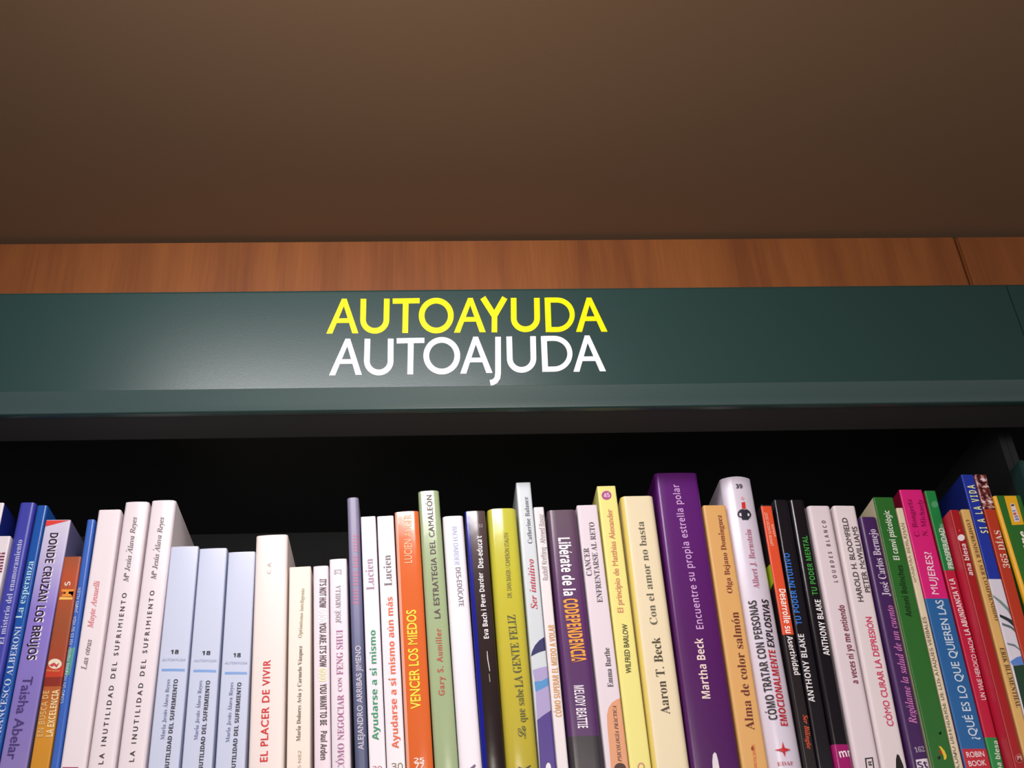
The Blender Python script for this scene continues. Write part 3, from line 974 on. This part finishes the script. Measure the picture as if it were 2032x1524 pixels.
book('glossy white paperback with rounded spine, numbered 39, about explosive people', (1429, 946, 1494, 945), (1528, 1596), 'DDD5E4', [
    T('number_lettering', 'ssb', '39', 'd3', 1467, 255, 1541, 254, 46, '2A2428', 0.0, lay=0.0006),
    P('red_tie', 'd3', [(1530, 440), (1570, 430), (1578, 500), (1560, 512), (1536, 505)], 'D8352C', 0.0007),
    EL('pink_ball', 'd3', 1540, 388, 18, 16, 'E2A8B4', 0.0006),
    P('dark_jacket', 'd3', [(1490, 545), (1512, 520), (1540, 512), (1560, 520), (1590, 510), (1625, 528), (1645, 560), (1640, 585), (1618, 612), (1608, 630), (1540, 632), (1530, 605), (1500, 598), (1486, 572)], '2E2E3A', 0.0005),
    P('cuff', 'd3', [(1505, 560), (1525, 555), (1532, 592), (1510, 590)], 'E6DFEA', 0.0007),
    P('cuff', 'd3', [(1600, 555), (1622, 560), (1618, 590), (1598, 585)], 'E6DFEA', 0.0007),
    T('author_lettering', 'sb', 'Albert J. Bernstein', 'd3', 1700, 1398, 1602, 735, 68, 'C07A92', 0.0, lay=0.0006),
    T('title_lettering', 'ssb', 'CÓMO TRATAR CON PERSONAS', 'd6', 275, 1042, 62, -142, 78, '2A1A22', 0.0, lay=0.0006),
    T('title_lettering', 'ssb', 'EMOCIONALMENTE', 'd6', 385, 1102, 258, 348, 74, 'C0202E', 0.0, lay=0.0006),
    T('title_lettering', 'ssb', 'EXPLOSIVAS', 'd6', 252, 318, 192, -155, 74, '2A1A22', 0.0, lay=0.0006),
    P('star_emblem', 'd6', [(365, 1262), (385, 1325), (448, 1340), (390, 1362), (390, 1415), (362, 1362), (288, 1342), (358, 1328)], 'C82A34', 0.0006),
    T('publisher_lettering', 'sb', 'EDAF', 'd6', 315, 1482, 475, 1475, 36, 'B84A58', 0.0, lay=0.0006)], rough=0.24, r=0.002, sag=0.005)
book('thin black and orange paperback titled Desarrolle su asertividad', (1509, 1004, 1532, 1002), (1599, 1622), '1C1418', [
    B('orange_panel', 'e8', 270, 1325, 70, 'E2512E', 0.0, 1.0),
    ('S', 'lime_sticker', 'e8', 150, 840, 600, 'A8C422', 0.016),
    T('author_lettering', 'ssb', 'JOSE-VICENTE BONET', 'e8', 96, 135, 158, 462, 26, 'F0B8A0', 0.0),
    T('author_lettering', 'ssb', 'SONIA', 'e8', 158, 250, 190, 372, 22, 'F0B8A0', 0.0),
    T('title_lettering', 'ssb', 'Desarrolle su', 'e8', 255, 880, 322, 1312, 64, 'FBF2EA', 0.0),
    T('title_lettering', 'ssb', 'Asertividad', 'd6', 432, 212, 510, 598, 56, 'EFE8EA', 0.0),
    T('publisher_lettering', 'sbi', 'Ser Bilingüe', 'd6', 588, 995, 632, 1335, 46, 'E05A32', 0.0)], rough=0.32)
book('black paperback titled Tu poder intuitivo in blue capitals', (1534.5, 993, 1564, 992), (1623.5, 1656), '15121A', [
    T('author_lettering', 'ssb', 'ANTHONY BLAKE', 'd6', 657, 868, 545, 192, 58, 'E2DEE0', 0.0),
    T('title_lettering', 'ssb', 'TU PODER INTUITIVO', 'd6', 530, 98, 402, -611, 54, '2F78D8', 0.0)], rough=0.26, r=0.002)
book('black paperback titled Tu poder mental in green capitals', (1566, 992, 1597, 992), (1657, 1696), '17141A', [
    T('author_lettering', 'ssb', 'ANTHONY BLAKE', 'd6', 805, 404, 712, -150, 60, 'F4F0F2', 0.0),
    T('title_lettering', 'ssb', 'TU PODER MENTAL', 'd5', 748, 1312, 632, 672, 58, '3C9C3E', 0.0),
    B('magenta_block', 'd6', 980, 1680, 1288, 'A01E6A'),
    T('publisher_lettering', 'ssb', 'mr', 'd6', 925, 1382, 1042, 1366, 82, 'F0E6EE', 0.0)], rough=0.2, r=0.0035)
book('pinkish white paperback titled A veces ni yo me entiendo', (1602, 1006, 1648, 1004), (1697, 1748), 'E2D4DA', [
    T('author_lettering', 'ssb', 'LOURDES BLANCO', 'd5', 972, 1172, 836, 508, 42, '6A525C', 0.0, 0.5),
    T('title_lettering', 'ssb', 'a veces ni yo me entiendo', 'd6', 1088, 684, 945, -95, 62, '7E3646', 0.0),
    P('logo_frame', 'd6', [(1182, 1425), (1262, 1415), (1290, 1600), (1205, 1600)], '2E2A2E'),
    P('logo_field', 'd6', [(1197, 1438), (1252, 1430), (1275, 1590), (1215, 1590)], 'E2D4DA', 0.0002),
    T('logo_letter', 'ssb', 'R', 'd6', 1238, 1500, 1228, 1450, 34, '2E2A2E')], rough=0.42, r=0.003)
book('white paperback titled Cómo curar la depresión in pinkish red', (1653, 1005, 1697, 1004), (1749, 1803), 'E4D8DA', [
    T('author_lettering', 'def', 'HAROLD H. BLOOMFIELD', 'd5', 1242, 1382, 1062, 478, 56, '453C40', 0.012),
    T('author_lettering', 'def', 'PETER McWILLIAMS', 'd5', 1318, 1282, 1168, 572, 54, '453C40', 0.012),
    T('title_lettering', 'def', 'CÓMO CURAR LA DEPRESIÓN', 'd6', 1440, 1108, 1218, 22, 60, 'D23A62', 0.014),
    P('black_swoosh', 'd8', [(225, 1700), (222, 1440), (232, 1390), (252, 1400), (290, 1490), (340, 1700)], '1E181C')], rough=0.42, r=0.0025)
book('purple paperback with pink italic title Regálame la salud de un cuento', (1706, 1027, 1739, 1026), (1806, 1850), '43215A', [
    T('author_lettering', 'sb', 'José Carlos Bermejo', 'd5', 1518, 1322, 1358, 602, 80, 'DCD2E6', 0.0),
    T('title_lettering', 'sbi', 'Regálame la salud de un cuento', 'd8', 390, 1100, 158, -40, 70, 'C878B4', 0.0),
    T('number_lettering', 'sb', '162', 'd8', 402, 1352, 496, 1340, 50, 'BFB2C6', 0.0),
    P('publisher_block', 'd8', [(412, 1445), (535, 1428), (580, 1640), (450, 1640)], 'E6DEE6'),
    T('publisher_letters', 'ssb', 'St', 'd8', 430, 1500, 525, 1485, 70, '4A2A5A', 0.0)], rough=0.32, r=0.0035)
book('green paperback with white title El canvi psicològic', (1732.5, 989, 1773, 987), (1851, 1896), '2A6A28', [
    T('title_lettering', 'ssb', 'El canvi psicològic', 'd7', 232, 1040, 130, 558, 56, 'E2EADA', 0.0),
    T('author_lettering', 'ssb', 'Antoni Bolinches', 'd7', 352, 1590, 258, 1090, 56, '123414', 0.0),
    P('emblem', 'd8', [(630, 1185), (655, 1170), (640, 1190), (658, 1205), (632, 1200)], '1A4418'),
    P('yellow_emblem', 'd8', [(632, 1312), (655, 1318), (690, 1360), (710, 1410), (705, 1440), (685, 1448), (680, 1410), (660, 1360)], 'E8C23A', 0.0003),
    P('red_emblem', 'd8', [(630, 1350), (660, 1360), (685, 1400), (650, 1390)], 'A8362A'),
    P('black_emblem', 'd8', [(618, 1420), (650, 1405), (655, 1430), (635, 1448)], '1C2418')], rough=0.34, side='D2C7A8')
book('thin cream paperback wedged between the green and the pink one', (1778, 1008, 1793, 1008), (1897, 1913), 'E0D2B4', [
    T('author_lettering', 'ss', 'BARBARA BERCKHAN', 'd7', 398, 1255, 282, 680, 44, '94805E', 0.006),
    T('title_lettering', 'ss', 'CÓMO DEFENDERSE DE LOS ATAQUES VERBALES', 'd8', 815, 1520, 490, 70, 34, '6A5240', 0.004)], rough=0.45)
book('magenta and blue paperback with white hand-lettered title about what women want', (1784.5, 974, 1830, 972), (1915, 1968), 'D81E78', [
    B('blue_panel', 'd8', 650, 1720, -108, '2463A0'),
    T('author_lettering', 'sb', 'C. Bongertz', 'd7', 432, 812, 352, 448, 48, '8A1048', 0.0),
    T('author_lettering', 'sb', 'N. Michaely', 'd7', 512, 806, 456, 448, 48, '8A1048', 0.0),
    T('title_lettering', 'def', 'MUJERES?', 'd7', 610, 1375, 532, 962, 66, 'F4D6E4', 0.008),
    T('title_lettering', 'def', '¿QUÉ ES LO QUE QUIEREN LAS', 'd8', 975, 1252, 635, -92, 74, 'CFE0EE', 0.01),
    B('red_block', 'd8', 990, 1720, 1340, 'C42A3A', 0.05, 0.97, 0.0002),
    T('publisher_lettering', 'def', 'ROBIN', 'd8', 900, 1398, 1070, 1388, 52, 'F2E4E6', 0.012),
    T('publisher_lettering', 'def', 'BOOK', 'd8', 920, 1484, 1088, 1472, 52, 'F2E4E6', 0.012)], rough=0.36, side='7A0E2A')
book('thin crimson paperback with a green top ending in prosperidad', (1834.5, 975, 1857, 974), (1969, 1994), 'C01C40', [
    B('green_top', 'd7', 740, 1140, 360, '1C8440'),
    P('pale_green_panel', 'd7', [(650, 690), (690, 685), (805, 1130), (740, 1138)], '6FA07C', 0.0002),
    EL('faint_emblem', 'd7', 603, 497, 34, 32, '4F9C66', 0.0002),
    T('title_lettering', 'def', 'PROSPERIDAD', 'd7', 764, 1122, 664, 728, 50, 'E2EFE2', 0.012),
    T('title_lettering', 'ssb', 'LA ABUNDANCIA Y LA', 'd8', 915, 245, 752, -300, 50, 'F6EAEC', 0.0),
    T('title_lettering', 'def', 'UN VIAJE HEROICO HACIA', 'd8', 1068, 870, 928, 265, 44, 'F2DCE0', 0.012),
    B('green_label', 'd8', 1180, 1720, 1230, '2A9048'),
    T('publisher_lettering', 'ssb', 'ana blesa', 'd8', 1228, 1600, 1178, 1262, 46, 'DCEBDC', 0.0)], rough=0.34)
book('dark red paperback with a white dot and a crimson cover side', (1884, 1015, 1904.5, 1012), (2015, 2034), 'A6181E', [
    EL('white_dot', 'd7', 862, 822, 34, 32, 'EFE2E6'),
    P('red_star', 'd7', [(842, 735), (848, 747), (858, 750), (848, 756), (845, 768), (839, 756), (830, 750), (839, 746)], 'E84858'),
    T('author_lettering', 'ssb', 'ana blesa', 'd7', 956, 1190, 878, 882, 46, 'F0DADC', 0.0),
    EL('round_emblem', 'd8', 1412, 1432, 42, 44, 'C87878'),
    EL('round_emblem_field', 'd8', 1412, 1432, 36, 38, '8A1418', 0.0003),
    P('emblem_mark', 'd8', [(1385, 1410), (1430, 1405), (1440, 1450), (1425, 1450), (1415, 1425), (1405, 1430), (1400, 1450), (1390, 1445)], 'D89090', 0.0004)],
    rough=0.34, side='C4203E', r=0.0012, dy=-0.012)
book('thin tan paperback titled Comprender y ser comprendido', (1906.5, 1012, 1925.5, 1011), (2038, 2058.5), 'DDB168', [
    T('title_lettering', 'sb', 'COMPRENDER Y SER COMPRENDIDO', 'd7', 922, 648, 1210, 1630, 34, '6A4828', 0.0),
    T('author_lettering', 'sb', 'ERIK BLUMENTHAL', 'd8', 1240, 366, 1405, 945, 42, '5A4028', 0.0)], rough=0.42, dy=-0.011)
book('tall blue paperback titled Sí a la vida in pale yellow letters', (1907, 943, 1932.5, 942), (2059, 2088), '1E35A0', [
    T('title_lettering', 'ssb', 'SI A LA VIDA', 'd7', 1092, 778, 952, 308, 70, 'EDEBA8', 0.0, 0.22),
    B('white_field', 'e1', 210, 3150, 1030, 'DCD6E2'),
    P('leaf_stroke', 'e1', [(165, 1200), (260, 1270), (340, 1350), (385, 1430), (375, 1440), (320, 1370), (250, 1300), (170, 1225)], '7A8E8A', 0.0002),
    P('leaf_stroke', 'e1', [(235, 1410), (310, 1440), (395, 1475), (415, 1530), (400, 1550), (330, 1490), (240, 1440)], '2A3438', 0.0002),
    P('leaf_stroke', 'e6', [(262, 210), (340, 235), (405, 265), (410, 300), (345, 260), (270, 232)], '5A6A6C', 0.0002),
    P('leaf_stroke', 'e6', [(310, 390), (380, 405), (455, 450), (460, 465), (380, 425), (318, 408)], '6E8080', 0.0002),
    P('blue_wash', 'e6', [(340, 560), (400, 520), (480, 510), (500, 590), (360, 595)], '5C84CC', 0.0002),
    P('dark_green_field', 'e6', [(365, 598), (520, 590), (760, 1524), (560, 1524)], '20402C', 0.0002)], rough=0.34, side='16246E', dy=-0.010)
book('red paperback titled 365 días, a mottled printed photo at its top', (1933.5, 942, 1958, 942), (2088.5, 2114), 'B8381F', [
    B('printed_photo', 'e1', 120, 275, -200, photo_mat()),
    T('title_lettering', 'sb', '365 DÍAS', 'd7', 1308, 1118, 1208, 752, 58, 'F0D8CC', 0.0)], rough=0.36, dy=-0.010)
book('green and yellow paperback at the end of the row against the upright', (1969, 985, 2030, 983), (2136, 2200), '2C6A28', [
    B('yellow_edge', 'e1', 200, 5000, 120, 'EDB01E', 0.0, 0.12),
    P('yellow_block', 'e1', [(282, 125), (410, 122), (500, 440), (372, 448)], 'E9AE22'),
    P('pale_label', 'e1', [(350, 218), (392, 214), (402, 240), (455, 385), (445, 410), (402, 415), (392, 395)], 'E6D6DE', 0.0003),
    P('label_bar', 'e1', [(357, 228), (390, 222), (393, 240), (364, 246)], '3A2A34', 0.0004),
    P('label_bar', 'e1', [(380, 318), (412, 310), (418, 335), (388, 342)], 'C85A50', 0.0004),
    P('label_bar', 'e1', [(372, 290), (404, 284), (408, 298), (376, 305)], '7A88B8', 0.0004),
    P('label_bar', 'e1', [(394, 350), (430, 343), (436, 362), (400, 368)], '8A84A0', 0.0004),
    P('label_bar', 'e1', [(402, 376), (440, 370), (446, 392), (408, 398)], '7A88B8', 0.0004),
    T('title_lettering', 'scr', 'uvo', 'e1', 515, 760, 455, 510, 95, 'EFF2DC', 0.02)], rough=0.36, r=0.003, dy=-0.010)
